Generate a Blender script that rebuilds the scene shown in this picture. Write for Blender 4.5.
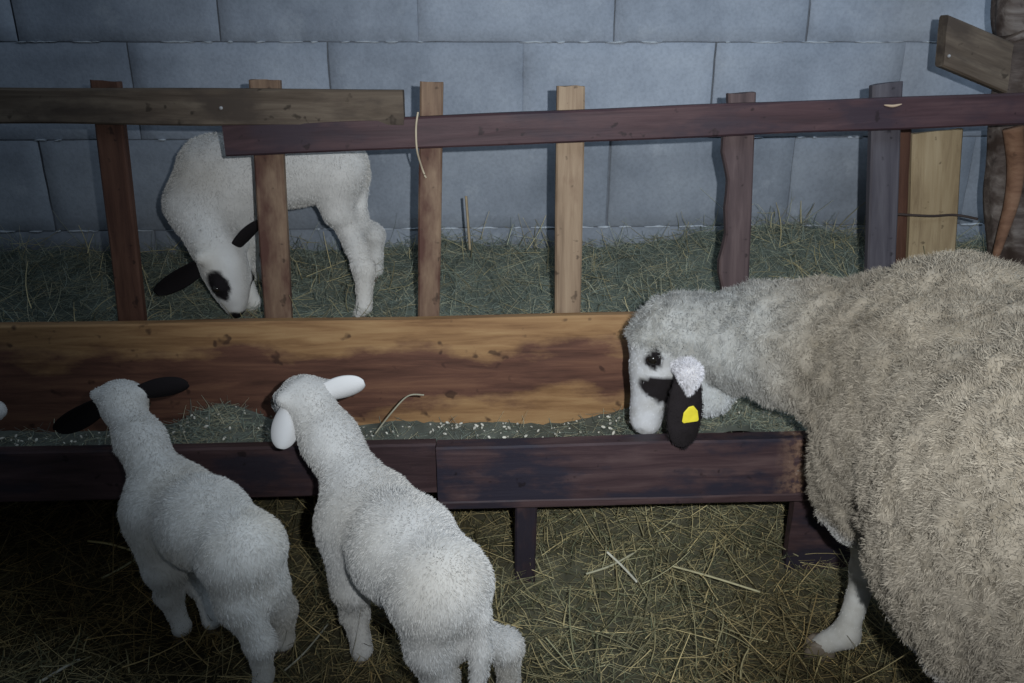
import bpy, math, random
import numpy as np
from mathutils import Vector, Matrix, noise

for o in list(bpy.data.objects):
    bpy.data.objects.remove(o)
SC = bpy.context.scene
COL = SC.collection

# ------------------------------------------------------------------ camera
CAM = Vector((0, 0, 1.10)); YAW = math.radians(2.2); PITCH = math.radians(20.0); F = 800.0
cd = bpy.data.cameras.new('camera'); cam = bpy.data.objects.new('camera', cd); COL.objects.link(cam)
cam.location = CAM
cam.rotation_euler = (math.pi/2 - PITCH, 0, -YAW)
cd.sensor_width = 36; cd.lens = 36*F/1024; cd.clip_start = 0.02
SC.camera = cam
SC.view_settings.view_transform = 'Standard'; SC.view_settings.look = 'None'
SC.view_settings.gamma = 1; SC.view_settings.use_curve_mapping = False
SC.view_settings.exposure = 0.46

# ------------------------------------------------------------------ light
w = bpy.data.worlds.new('barn_air'); SC.world = w; w.use_nodes = True
w.node_tree.nodes['Background'].inputs[0].default_value = (0.55, 0.66, 0.80, 1)
w.node_tree.nodes['Background'].inputs[1].default_value = 0.12

def lamp(name, kind, loc, target, energy, color, **kw):
    l = bpy.data.lights.new(name, kind); l.energy = energy; l.color = color
    for k, v in kw.items(): setattr(l, k, v)
    o = bpy.data.objects.new(name, l); COL.objects.link(o); o.location = loc
    o.rotation_euler = (Vector(target)-Vector(loc)).to_track_quat('-Z', 'Y').to_euler()
    return o
# the phone's own small flash, just right of and above the lens
lamp('phone_flash', 'SPOT', (0.105, -0.01, 1.155), (0.46, 1.9, 0.66), 84, (0.93, 0.97, 1.0),
     spot_size=math.radians(86), spot_blend=1.0, shadow_soft_size=0.010)
# cool light added high on the right, source unseen; also fills the wall
lamp('cool_fill_right', 'AREA', (1.6, 0.5, 2.5), (0.5, 2.1, 0.8), 13, (0.66, 0.82, 1.0),
     shape='RECTANGLE', size=1.0, size_y=0.8)

# ------------------------------------------------------------------ pixel helpers (point at a real depth or height)
cy, sy = math.cos(YAW), math.sin(YAW)
def ray(u, v):
    a = (u-512)/F; b = -(v-341.5)/F
    f = Vector((0, math.cos(PITCH), -math.sin(PITCH))); up = Vector((0, math.sin(PITCH), math.cos(PITCH)))
    d = f + up*b + Vector((1, 0, 0))*a
    return Vector((d.x*cy + d.y*sy, -d.x*sy + d.y*cy, d.z))
def atY(u, v, Y):
    d = ray(u, v); return CAM + d*(Y/d.y)
def atZ(u, v, z):
    d = ray(u, v); return CAM + d*((z-CAM.z)/d.z)

# ------------------------------------------------------------------ object helpers
def tag(o, label=None, cat=None, group=None, kind=None):
    if label: o['label'] = label
    if cat: o['category'] = cat
    if group: o['group'] = group
    if kind: o['kind'] = kind
    return o
def empty(name, loc):
    o = bpy.data.objects.new(name, None); COL.objects.link(o); o.location = loc; o.empty_display_size = .05
    return o
def world(o):
    m = o.matrix_basis.copy()
    return m if o.parent is None else world(o.parent)@o.matrix_parent_inverse@m
def mesh_obj(name, verts, faces, mat, parent=None, cols=None, smooth=True, matrix=None):
    me = bpy.data.meshes.new(name)
    verts = np.asarray(verts, dtype=np.float32)
    if isinstance(faces, np.ndarray):
        n, k = faces.shape
        me.vertices.add(len(verts)); me.vertices.foreach_set('co', verts.ravel())
        me.loops.add(n*k); me.loops.foreach_set('vertex_index', faces.astype(np.int32).ravel())
        me.polygons.add(n); me.polygons.foreach_set('loop_start', np.arange(0, n*k, k, dtype=np.int32))
        me.update(calc_edges=True); me.validate()
    else:
        me.from_pydata([tuple(v) for v in verts], [], faces); me.update()
    if smooth: me.polygons.foreach_set('use_smooth', np.ones(len(me.polygons), dtype=bool))
    if cols is not None:
        at = me.color_attributes.new('Col', 'FLOAT_COLOR', 'POINT')
        c = np.ones((len(verts), 4), dtype=np.float32); c[:, :3] = cols
        at.data.foreach_set('color', c.ravel())
    me.materials.append(mat)
    o = bpy.data.objects.new(name, me); COL.objects.link(o)
    if matrix is not None: o.matrix_world = matrix
    if parent is not None:
        o.parent = parent
        o.matrix_parent_inverse = world(parent).inverted()
    return o

# ------------------------------------------------------------------ materials
def mat_new(name):
    m = bpy.data.materials.new(name); m.use_nodes = True
    nt = m.node_tree; b = nt.nodes['Principled BSDF']
    return m, nt, b
def N(nt, t, **kw):
    n = nt.nodes.new(t)
    for k, v in kw.items():
        if k in n.inputs: n.inputs[k].default_value = v
        else: setattr(n, k, v)
    return n
def ramp(nt, src, stops):
    r = nt.nodes.new('ShaderNodeValToRGB'); nt.links.new(src, r.inputs[0])
    e = r.color_ramp.elements
    while len(e) < len(stops): e.new(0.5)
    for i, (p, c) in enumerate(stops): e[i].position = p; e[i].color = (*c, 1) if len(c) == 3 else c
    return r
def mix(nt, fac, a, b, mode='MIX'):
    n = nt.nodes.new('ShaderNodeMix'); n.data_type = 'RGBA'; n.blend_type = mode
    for s, v in ((n.inputs[0], fac), (n.inputs[6], a), (n.inputs[7], b)):
        if hasattr(v, 'links') or hasattr(v, 'is_output'): nt.links.new(v, s)
        else: s.default_value = v if isinstance(v, (int, float)) else (*v, 1)
    return n.outputs[2]
def bump(nt, b, h, strength=0.4, dist=0.004):
    n = nt.nodes.new('ShaderNodeBump'); n.inputs['Strength'].default_value = strength; n.inputs['Distance'].default_value = dist
    nt.links.new(h, n.inputs['Height']); nt.links.new(n.outputs[0], b.inputs['Normal'])

def mat_wood(name, dark, mid, light, rough=0.7, stain=None, stain_lo=.5, stain_hi=.62, scale=1.0, seed=0.0, edge=None):
    m, nt, b = mat_new(name)
    tc = N(nt, 'ShaderNodeTexCoord'); mp = N(nt, 'ShaderNodeMapping')
    mp.inputs['Scale'].default_value = (2.2*scale, 26*scale, 26*scale); mp.inputs['Location'].default_value = (seed, seed*2, seed)
    nt.links.new(tc.outputs['Object'], mp.inputs[0])
    n1 = N(nt, 'ShaderNodeTexNoise', Scale=1.6, Detail=8.0, Roughness=.62, Distortion=.5); nt.links.new(mp.outputs[0], n1.inputs['Vector'])
    r = ramp(nt, n1.outputs[0], [(.28, dark), (.5, mid), (.74, light)])
    mp2 = N(nt, 'ShaderNodeMapping'); mp2.inputs['Scale'].default_value = (3.0, 7, 7); mp2.inputs['Location'].default_value = (seed+3, 1, 2)
    nt.links.new(tc.outputs['Object'], mp2.inputs[0])
    n2 = N(nt, 'ShaderNodeTexNoise', Scale=1.5, Detail=5.0, Roughness=.6); nt.links.new(mp2.outputs[0], n2.inputs['Vector'])
    col = r.outputs[0]
    if stain:
        f = ramp(nt, n2.outputs[0], [(stain_lo, (0, 0, 0)), (stain_hi, (1, 1, 1))])
        col = mix(nt, f.outputs[0], col, stain)
    # small knots and dirt specks
    v = N(nt, 'ShaderNodeTexNoise', Scale=38.0, Detail=2.0); nt.links.new(tc.outputs['Object'], v.inputs['Vector'])
    fs = ramp(nt, v.outputs[0], [(.68, (0, 0, 0)), (.74, (.7, .7, .7))])
    col = mix(nt, fs.outputs[0], col, tuple(c*.35 for c in dark))
    nt.links.new(col, b.inputs['Base Color']); b.inputs['Roughness'].default_value = rough
    b.inputs['Specular IOR Level'].default_value = .3
    bump(nt, b, n1.outputs[0], .5, .003)
    return m

def mat_hair(name, rough=.9, noise_s=0, mul=(1, 1, 1)):
    m, nt, b = mat_new(name)
    a = N(nt, 'ShaderNodeAttribute', attribute_name='Col')
    col = a.outputs['Color']
    if noise_s:
        tc = N(nt, 'ShaderNodeTexCoord')
        n = N(nt, 'ShaderNodeTexNoise', Scale=noise_s, Detail=4.0); nt.links.new(tc.outputs['Object'], n.inputs['Vector'])
        r = ramp(nt, n.outputs[0], [(.3, (.72, .70, .66)), (.65, (1, 1, 1))])
        col = mix(nt, 1.0, col, r.outputs[0], 'MULTIPLY')
    nt.links.new(col, b.inputs['Base Color']); b.inputs['Roughness'].default_value = rough
    b.inputs['Specular IOR Level'].default_value = .15
    return m

def mat_plain(name, c, rough=.6, spec=.4, bump_s=0):
    m, nt, b = mat_new(name)
    tc = N(nt, 'ShaderNodeTexCoord')
    n = N(nt, 'ShaderNodeTexNoise', Scale=60.0, Detail=3.0); nt.links.new(tc.outputs['Object'], n.inputs['Vector'])
    r = ramp(nt, n.outputs[0], [(.3, tuple(x*.8 for x in c)), (.7, c)])
    nt.links.new(r.outputs[0], b.inputs['Base Color']); b.inputs['Roughness'].default_value = rough
    b.inputs['Specular IOR Level'].default_value = spec
    return m

# concrete blocks
def mat_concrete():
    m, nt, b = mat_new('concrete_block')
    g = N(nt, 'ShaderNodeNewGeometry')
    a = N(nt, 'ShaderNodeAttribute', attribute_name='Col')
    n1 = N(nt, 'ShaderNodeTexNoise', Scale=3.2, Detail=7.0, Roughness=.6); nt.links.new(g.outputs['Position'], n1.inputs['Vector'])
    r1 = ramp(nt, n1.outputs[0], [(.3, (.62, .64, .66)), (.5, (.92, .93, .94)), (.72, (1.2, 1.2, 1.18))])
    n2 = N(nt, 'ShaderNodeTexNoise', Scale=130.0, Detail=4.0); nt.links.new(g.outputs['Position'], n2.inputs['Vector'])
    r2 = ramp(nt, n2.outputs[0], [(.3, (.90, .90, .90)), (.6, (1.03, 1.03, 1.03))])
    n4 = N(nt, 'ShaderNodeTexNoise', Scale=9.0, Detail=6.0, Roughness=.7); nt.links.new(g.outputs['Position'], n4.inputs['Vector'])
    r4 = ramp(nt, n4.outputs[0], [(.60, (0, 0, 0)), (.76, (.30, .30, .30))])
    c = mix(nt, 1.0, a.outputs['Color'], r1.outputs[0], 'MULTIPLY')
    c = mix(nt, 1.0, c, r2.outputs[0], 'MULTIPLY')
    c = mix(nt, r4.outputs[0], c, (.50, .53, .56))
    nt.links.new(c, b.inputs['Base Color']); b.inputs['Roughness'].default_value = .93; b.inputs['Specular IOR Level'].default_value = .2
    bump(nt, b, n2.outputs[0], .5, .002)
    return m
M_conc = mat_concrete()
M_mortar = mat_plain('mortar_joint', (.15, .165, .19), .95, .1)
M_straw = mat_hair('straw_stalks', .75)
M_bed = mat_hair('packed_litter', .95, 25)
M_fleece = mat_hair('lamb_fleece', .95)
M_wool = mat_hair('sheep_wool', .95)
M_skin = mat_hair('sheep_coat', .9, 30)
M_hoof = mat_plain('hoof_horn', (.15, .12, .09), .6)
M_eye = mat_plain('sheep_eye', (.012, .010, .008), .12, .6)
M_tag = mat_plain('yellow_plastic', (.80, .68, .05), .45)
M_wire = mat_plain('rusty_wire', (.05, .035, .03), .7)
M_nail = mat_plain('nail_steel', (.35, .35, .36), .4)

# ------------------------------------------------------------------ signed distance modelling
class SDF:
    def __init__(s, lo, hi, h):
        s.lo = np.array(lo, float); s.h = h
        s.n = np.ceil((np.array(hi)-s.lo)/h).astype(int)+1
        s.v = np.full(s.n, 1.0, np.float32)
    def _box(s, lo, hi):
        a = np.maximum(np.floor((np.array(lo)-s.lo)/s.h).astype(int), 0)
        b = np.minimum(np.ceil((np.array(hi)-s.lo)/s.h).astype(int)+1, s.n)
        g = [s.lo[i]+np.arange(a[i], b[i])*s.h for i in range(3)]
        X, Y, Z = np.meshgrid(*g, indexing='ij')
        return (slice(a[0], b[0]), slice(a[1], b[1]), slice(a[2], b[2])), np.stack([X, Y, Z], -1)
    def _merge(s, sl, d, k):
        c = s.v[sl]
        if k <= 0: s.v[sl] = np.minimum(c, d); return
        hh = np.clip(.5+.5*(c-d)/k, 0, 1)
        s.v[sl] = c*(1-hh)+d*hh-k*hh*(1-hh)
    def cone(s, a, b, ra, rb, k=.03):
        a = np.array(a); b = np.array(b); m = max(ra, rb)+k+.03
        sl, P = s._box(np.minimum(a, b)-m, np.maximum(a, b)+m)
        ba = b-a; q = P-a; t = np.clip((q@ba)/max(ba@ba, 1e-9), 0, 1)
        d = np.linalg.norm(q-t[..., None]*ba, axis=-1)-(ra+(rb-ra)*t)
        s._merge(sl, d, k)
    def ell(s, c, r, R=None, k=.03):
        c = np.array(c); r = np.array(r, float); m = r.max()+k+.03
        sl, P = s._box(c-m, c+m); q = P-c
        if R is not None: q = q@np.array(R)          # columns of R = axes
        k0 = np.linalg.norm(q/r, axis=-1); k1 = np.linalg.norm(q/(r*r), axis=-1)+1e-9
        s._merge(sl, k0*(k0-1)/k1, k)
    def cut_ell(s, c, r, R=None, k=.01):
        c = np.array(c); r = np.array(r, float); m = r.max()+k+.02
        sl, P = s._box(c-m, c+m); q = P-c
        if R is not None: q = q@np.array(R)
        k0 = np.linalg.norm(q/r, axis=-1); k1 = np.linalg.norm(q/(r*r), axis=-1)+1e-9
        d = -(k0*(k0-1)/k1); c0 = s.v[sl]
        hh = np.clip(.5-.5*(c0-d)/k, 0, 1)
        s.v[sl] = c0*(1-hh)+d*hh+k*hh*(1-hh)
    def mesh(s):
        v = s.v; n = v.shape; neg = v < 0
        nc = (n[0]-1, n[1]-1, n[2]-1)
        cnt = np.zeros(nc, np.int8); acc = np.zeros(nc+(3,), np.float32)
        for ax in range(3):
            o1, o2 = [i for i in range(3) if i != ax]
            sa = [slice(None)]*3; sb = [slice(None)]*3; sa[ax] = slice(0, -1); sb[ax] = slice(1, None)
            A = v[tuple(sa)]; B = v[tuple(sb)]; cr = (neg[tuple(sa)] != neg[tuple(sb)])
            t = np.where(cr, A/np.where(np.abs(A-B) < 1e-9, 1e-9, A-B), 0)
            for i in (0, 1):
                for j in (0, 1):
                    q = [slice(None)]*3
                    q[o1] = slice(i, n[o1]-1+i); q[o2] = slice(j, n[o2]-1+j)
                    c = cr[tuple(q)]; cnt += c
                    acc[..., ax] += np.where(c, t[tuple(q)], 0)
                    acc[..., o1] += c*i; acc[..., o2] += c*j
        act = cnt > 0; idx = np.full(nc, -1, np.int64); ids = np.argwhere(act); idx[act] = np.arange(len(ids))
        V = s.lo+(ids+acc[act]/cnt[act][:, None])*s.h
        Fs = []
        for ax in range(3):
            o1, o2 = [(1, 2), (2, 0), (0, 1)][ax]
            sa = [slice(None)]*3; sb = [slice(None)]*3; sa[ax] = slice(0, -1); sb[ax] = slice(1, None)
            cr = neg[tuple(sa)] != neg[tuple(sb)]
            e = np.argwhere(cr); e = e[(e[:, o1] > 0) & (e[:, o2] > 0) & (e[:, o1] < n[o1]-1) & (e[:, o2] < n[o2]-1)]
            if not len(e): continue
            s0 = neg[e[:, 0], e[:, 1], e[:, 2]]
            def g(a, b):
                f = e.copy(); f[:, o1] -= a; f[:, o2] -= b; return idx[f[:, 0], f[:, 1], f[:, 2]]
            q = np.stack([g(1, 1), g(0, 1), g(0, 0), g(1, 0)], 1)
            q[~s0] = q[~s0][:, ::-1]; Fs.append(q)
        Fq = np.concatenate(Fs); Fq = Fq[(Fq >= 0).all(1)]
        return V, Fq
def vnormals(V, Fq):
    a = V[Fq[:, 2]]-V[Fq[:, 0]]; b = V[Fq[:, 3]]-V[Fq[:, 1]]; fn = np.cross(a, b)
    nn = np.zeros_like(V)
    for i in range(4): np.add.at(nn, Fq[:, i], fn)
    return nn/(np.linalg.norm(nn, axis=1)[:, None]+1e-12)
def relax(V, Fq, it=2):
    for _ in range(it):
        s_ = np.zeros_like(V); c = np.zeros(len(V))
        for i in range(4):
            for j in (1, 3):
                np.add.at(s_, Fq[:, i], V[Fq[:, (i+j) % 4]]); np.add.at(c, Fq[:, i], 1)
        V = V*.5+.5*s_/c[:, None]
    return V
# smooth value noise for numpy arrays
def vnoise(P, freq, seed=0):
    rs = np.random.RandomState(seed); T = rs.rand(32, 32, 32)
    q = P*freq+1000.0; i = np.floor(q).astype(int); f = q-i; f = f*f*(3-2*f); out = 0
    for a in (0, 1):
        for b in (0, 1):
            for c in (0, 1):
                wgt = (f[:, 0] if a else 1-f[:, 0])*(f[:, 1] if b else 1-f[:, 1])*(f[:, 2] if c else 1-f[:, 2])
                out = out+wgt*T[(i[:, 0]+a) % 32, (i[:, 1]+b) % 32, (i[:, 2]+c) % 32]
    return out

def hairs(name, V, Fq, Nn, cols, count, length, width, mat, parent, flow=(0, 0, -.6), curl=.3, lenfac=None, seed=1, jit=.10, lie=.8):
    rs = np.random.RandomState(seed)
    a = V[Fq[:, 2]]-V[Fq[:, 0]]; b = V[Fq[:, 3]]-V[Fq[:, 1]]
    ar = np.linalg.norm(np.cross(a, b), axis=1)
    if lenfac is not None: ar = ar*(lenfac[Fq].mean(1) > .05)
    fi = rs.choice(len(Fq), count, p=ar/ar.sum()); q = Fq[fi]
    s, t = rs.rand(count, 1), rs.rand(count, 1)
    wt = [(1-s)*(1-t), s*(1-t), s*t, (1-s)*t]
    P = sum(V[q[:, i]]*wt[i] for i in range(4)); n = sum(Nn[q[:, i]]*wt[i] for i in range(4))
    n /= np.linalg.norm(n, axis=1)[:, None]+1e-9
    c = cols[q[:, 0]]*(1+jit*rs.randn(count, 1))
    L = length*(.6+.8*rs.rand(count, 1))
    if lenfac is not None: L = L*lenfac[q].mean(1)[:, None]
    fl = np.array(flow)[None]*np.ones((count, 1)); fl = fl-(fl*n).sum(1)[:, None]*n
    clump = np.stack([vnoise(P, 48, seed+k)-.5 for k in range(3)], 1)*1.7
    d0 = n*lie+fl*(1.3-lie)+curl*rs.randn(count, 3)*.5+clump*curl; d0 /= np.linalg.norm(d0, axis=1)[:, None]
    d1 = d0*.5+fl+curl*rs.randn(count, 3)*.8+clump*curl*1.3+n*.15; d1 /= np.linalg.norm(d1, axis=1)[:, None]
    sd = np.cross(d0, rs.randn(count, 3)); sd /= np.linalg.norm(sd, axis=1)[:, None]+1e-9
    wd = width*(.7+.6*rs.rand(count, 1))
    r0 = P-n*.0015; p1 = P+d0*L*.5; p2 = p1+d1*L*.5
    VV = np.stack([r0-sd*wd, r0+sd*wd, p1+sd*wd*.8, p1-sd*wd*.8, p2+sd*wd*.35, p2-sd*wd*.35], 1).reshape(-1, 3)
    base = (np.arange(count)*6)[:, None]
    FF = np.concatenate([base+np.array([[0, 1, 2, 3]]), base+np.array([[3, 2, 4, 5]])])
    CC = np.repeat(np.clip(c, 0, 1), 6, 0)
    return mesh_obj(name, VV, FF, mat, parent, CC)

def np3(v): return np.array((v[0], v[1], v[2]), float)
def unit(v): v = np3(v); return v/np.linalg.norm(v)

def ear_mesh(name, base, tip, wide, width, mat, parent, color, cup=.35, thick=.004, droop=0.0, tipp=2.0, color2=None):
    """leaf-shaped cupped ear; wide = direction of its breadth"""
    base = np3(base); tip = np3(tip); ax = tip-base; L = np.linalg.norm(ax); ax /= L
    wd = np3(wide); wd = wd-(wd@ax)*ax; wd /= np.linalg.norm(wd); nn = np.cross(ax, wd)
    nu, nv = 14, 9; V = []; 
    for side in (0, 1):
        for i in range(nu+1):
            t = i/nu
            prof = (.62+.38*math.sin(math.pi*t)) if t < .5 else max(0, 1-((t-.5)/.5)**tipp)**(.5 if tipp > 1.7 else .8)
            prof = max(prof, .09)
            for j in range(nv):
                s = (j/(nv-1))*2-1
                x = s*width*.5*prof
                off = -cup*width*(s*s)*prof*.6 + cup*width*.2*prof - droop*L*t*t
                edge = thick*math.sqrt(max(0, 1-s*s))*(1-t**4)
                p = base+ax*L*t+wd*x+nn*(off+(edge if side else -edge))
                V.append(p)
    Fc = []
    w_ = nv; off2 = (nu+1)*nv
    for i in range(nu):
        for j in range(nv-1):
            a = i*w_+j
            Fc.append((a, a+w_, a+w_+1, a+1)); Fc.append((a+off2, a+1+off2, a+w_+1+off2, a+w_+off2))
    for i in range(nu):
        for j in (0, nv-1):
            a = i*w_+j; f = (a, a+off2, a+w_+off2, a+w_)
            Fc.append(f if j == 0 else f[::-1])
    Fc = np.array(Fc); V = np.array(V)
    Nn = vnormals(V, Fc)
    C = np.tile(np.array(color), (len(V), 1))
    if color2 is not None: C[:len(V)//2] = color2
    me = mesh_obj(name, V, Fc, mat, parent, C)
    md = me.modifiers.new('weld', 'WELD'); md.merge_threshold = .0004
    md = me.modifiers.new('soft', 'SUBSURF'); md.levels = 1; md.render_levels = 1
    return me, (V, Fc, Nn, C)
def ball(name, c, r, mat, parent, scale=(1, 1, 1), n=12):
    V = []; Fc = []
    for i in range(n+1):
        th = math.pi*i/n
        for j in range(n*2):
            ph = math.pi*j/n
            V.append((c[0]+r*scale[0]*math.sin(th)*math.cos(ph), c[1]+r*scale[1]*math.sin(th)*math.sin(ph), c[2]+r*scale[2]*math.cos(th)))
    for i in range(n):
        for j in range(2*n):
            a = i*2*n+j; b = i*2*n+(j+1) % (2*n)
            Fc.append((a, a+2*n, b+2*n, b))
    return mesh_obj(name, V, np.array(Fc), mat, parent)
def hoof_mesh(name, foot, fwd, r, h, mat, parent):
    """cloven hoof: two toes side by side, each a rounded wedge"""
    fwd = np3(fwd); fwd[2] = 0; fwd /= np.linalg.norm(fwd); sd = np.cross(fwd, (0, 0, 1)); foot = np3(foot)
    V = []; Fc = []
    for s in (-1, 1):
        b0 = len(V); n = 12
        for k, (zz, sc) in enumerate(((0, 1.12), (.35*h, 1.08), (.8*h, .88), (h, .7))):
            for i in range(n):
                a = 2*math.pi*i/n
                x = math.cos(a)*r*1.25*sc + r*.25*(1-zz/h); y = math.sin(a)*r*.5*sc
                V.append(foot+fwd*x+sd*(y+s*r*.54)+np.array((0, 0, zz+.001)))
        for k in range(3):
            for i in range(n):
                a = b0+k*n+i; b = b0+k*n+(i+1) % n; Fc.append((a, b, b+n, a+n))
        Fc.append(tuple(b0+i for i in range(n))[::-1]); Fc.append(tuple(b0+3*n+i for i in range(n)))
    return mesh_obj(name, V, Fc, mat, parent)

# ------------------------------------------------------------------ boards
def board(name, A, B, width_dir, w, t, mat, parent=None, wob=.0015, seed=0, seg=.03, w2=None, edge_fn=None, shear=0):
    """plank from A to B (centre line); local X = length, Z = width, Y = thickness"""
    A = Vector(A); B = Vector(B); L = (B-A).length; x = (B-A).normalized()
    z = Vector(width_dir); z = (z-x*z.dot(x)).normalized(); y = z.cross(x)
    Mx = Matrix((x, y, z)).transposed().to_4x4(); Mx.translation = A
    w2 = w if w2 is None else w2
    ns = max(4, int(L/seg)); bv = min(.004, t*.2, w*.2); prof = []
    hw, ht = .5, .5
    nw = 4
    def ring(i):
        xx = L*i/ns; ww = w+(w2-w)*i/ns; r = []
        pts = []
        for k in range(nw+1): pts.append((-ht*t, -ww/2+bv+(ww-2*bv)*k/nw))
        pts.append((-ht*t+bv, ww/2)); pts.append((ht*t-bv, ww/2))
        for k in range(nw+1): pts.append((ht*t, ww/2-bv-(ww-2*bv)*k/nw))
        pts.append((ht*t-bv, -ww/2)); pts.append((-ht*t+bv, -ww/2))
        for (yy, zz) in pts:
            n1 = noise.noise(Vector((xx*7+seed*13, yy*40, zz*22)))*wob
            n2 = noise.noise(Vector((xx*3+seed*7, 5, .5+math.copysign(1, zz))))*wob*2.2
            e = edge_fn(i/ns, zz/ww*2) if edge_fn else 0
            r.append((xx+shear*zz+(noise.noise(Vector((zz*50, seed, yy*60)))*.003 if i in (0, ns) else 0), yy+n1, zz+n2+e))
        return r
    V = []; k = None
    for i in range(ns+1):
        r = ring(i); k = len(r); V += r
    Fc = []
    for i in range(ns):
        for j in range(k):
            a = i*k+j; b = i*k+(j+1) % k; Fc.append((a, b, b+k, a+k))
    Fc.append(tuple(range(k))[::-1]); Fc.append(tuple(ns*k+j for j in range(k)))
    me = bpy.data.meshes.new(name); me.from_pydata(V, [], Fc); me.update()
    me.polygons.foreach_set('use_smooth', np.zeros(len(me.polygons), dtype=bool))
    me.materials.append(mat)
    o = bpy.data.objects.new(name, me); COL.objects.link(o); o.matrix_world = Mx
    if parent is not None:
        o.parent = parent; o.matrix_parent_inverse = world(parent).inverted()
    return o
def tube(name, pts, r, mat, parent=None, n=6, rfn=None, seg=8, smoothc=True):
    P = [Vector(p) for p in pts]
    out = []
    if len(P) > 2 and smoothc:
        for i in range(len(P)-1):
            p0 = P[max(0, i-1)]; p1 = P[i]; p2 = P[i+1]; p3 = P[min(len(P)-1, i+2)]
            for k in range(seg):
                t = k/seg
                out.append(.5*((2*p1)+(p2-p0)*t+(2*p0-5*p1+4*p2-p3)*t*t+(3*p1-p0-3*p2+p3)*t**3))
        out.append(P[-1])
    else: out = P
    V = []; m = len(out)
    for i, p in enumerate(out):
        d = (out[min(m-1, i+1)]-out[max(0, i-1)]).normalized()
        ref = Vector((0, 0, 1)) if abs(d.z) < .9 else Vector((0, 1, 0))
        s = d.cross(ref).normalized(); u = s.cross(d)
        for j in range(n):
            a = 2*math.pi*j/n; rr = rfn(i/(m-1), a) if rfn else r
            V.append(p+s*math.cos(a)*rr+u*math.sin(a)*rr)
    Fc = [(i*n+j, i*n+(j+1) % n, (i+1)*n+(j+1) % n, (i+1)*n+j) for i in range(m-1) for j in range(n)]
    Fc.append(tuple(range(n))[::-1]); Fc.append(tuple((m-1)*n+j for j in range(n)))
    return mesh_obj(name, V, Fc, mat, parent)

# ================================================================== SETTING
WY = 2.18; ZJ = CAM.z+.020; RH = .24; BW = .5
def blockwall():
    rs = random.Random(4); V = []; Fc = []; C = []
    x0r2 = atY(329, 86, WY).x      # a joint of the second course
    x0r1 = atY(418, 20, WY).x
    def box(x0, x1, z0, z1, y, c, nx=12, nz=6):
        b0 = len(V); bv = .0028
        xs = [x0, x0+bv]+[x0+bv+(x1-x0-2*bv)*i/nx for i in range(1, nx)]+[x1-bv, x1]
        zs = [z0, z0+bv]+[z0+bv+(z1-z0-2*bv)*i/nz for i in range(1, nz)]+[z1-bv, z1]
        for i, x in enumerate(xs):
            for j, z in enumerate(zs):
                ed = (i in (0, len(xs)-1)) or (j in (0, len(zs)-1))
                n_ = noise.noise(Vector((x*9, z*9, 3)))*.0012
                chip = max(0, noise.noise(Vector((x*23, z*23, 9)))-.25)*.012 if (ed or i in (1, len(xs)-2) or j in (1, len(zs)-2)) else 0
                V.append((x+(noise.noise(Vector((x*30, z*30, 1)))*.0015 if ed else 0), y+(.004 if ed else 0)+n_+chip, z+(noise.noise(Vector((x*30, z*30, 2)))*.0015 if ed else 0)))
                C.append(c)
        m = len(zs)
        for i in range(len(xs)-1):
            for j in range(m-1):
                a = b0+i*m+j; Fc.append((a, a+m, a+m+1, a+1))
    for row in range(-5, 4):
        zb = ZJ+row*RH
        off = x0r1 if row % 2 == 0 else x0r2
        for k in range(-8, 8):
            x = off+k*BW+rs.uniform(-.003, .003)
            if x < -3.2 or x > 3.2: continue
            s = rs.uniform(.92, 1.07)
            base = np.array((.300, .332, .385))*s
            if row <= -2: base = base*np.array((.74, .735, .72))  # lower courses darkened in colour for the shade behind the slats
            g = .0016 if row >= -1 else .0010
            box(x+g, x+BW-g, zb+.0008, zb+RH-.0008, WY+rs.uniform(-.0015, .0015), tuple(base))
    o = mesh_obj('wall_back', V, np.array(Fc), M_conc, None, np.array(C), smooth=True)
    tag(o, kind='structure')
    # mortar bed set back behind the blocks, with paler smears of mortar squeezed out along the bed joints
    V = []; Fc = []
    def q(a, b, c, d):
        i = len(V); V.extend([a, b, c, d]); Fc.append((i, i+1, i+2, i+3))
    q((-3.2, WY+.008, -.1), (3.2, WY+.008, -.1), (3.2, WY+.008, 2.2), (-3.2, WY+.008, 2.2))
    q((-3.2, WY+.12, -.1), (-3.2, WY+.12, 2.2), (3.2, WY+.12, 2.2), (3.2, WY+.12, -.1))
    mo = mesh_obj('wall_back_mortar', V, Fc, M_mortar, o, smooth=False)
    rs = random.Random(8)
    V = []; Fc = []; 
    for row in range(-3, 2):
        z = ZJ+row*RH; x = -2.4
        while x < 2.4:
            ln = rs.uniform(.01, .09)
            if rs.random() < (.75 if row in (0, -2) else .4):
                n = max(3, int(ln/.01)); b0 = len(V)
                for i in range(n+1):
                    h = rs.uniform(.001, .0036)*(math.sin(math.pi*i/n)+.15); cz = z+rs.uniform(-.001, .001)
                    V += [(x+ln*i/n, WY+.004, cz+h), (x+ln*i/n, WY-.003, cz+h*.4), (x+ln*i/n, WY-.003, cz-h*.4), (x+ln*i/n, WY+.004, cz-h)]
                for i in range(n):
                    for j in range(3):
                        a = b0+i*4+j; Fc.append((a, a+1, a+5, a+4))
            x += ln+rs.uniform(0, .06)
    mesh_obj('mortar_smear', V, np.array(Fc), mat_plain('pale_mortar', (.46, .50, .54), .95, .1), o)
blockwall()
fl = mesh_obj('floor', [(-3, -1, -.02), (3, -1, -.02), (3, WY+.1, -.02), (-3, WY+.1, -.02)], [(0, 1, 2, 3)], mat_plain('earth_floor', (.05, .045, .035), .95, .1), smooth=False)
tag(fl, kind='structure')

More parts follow.
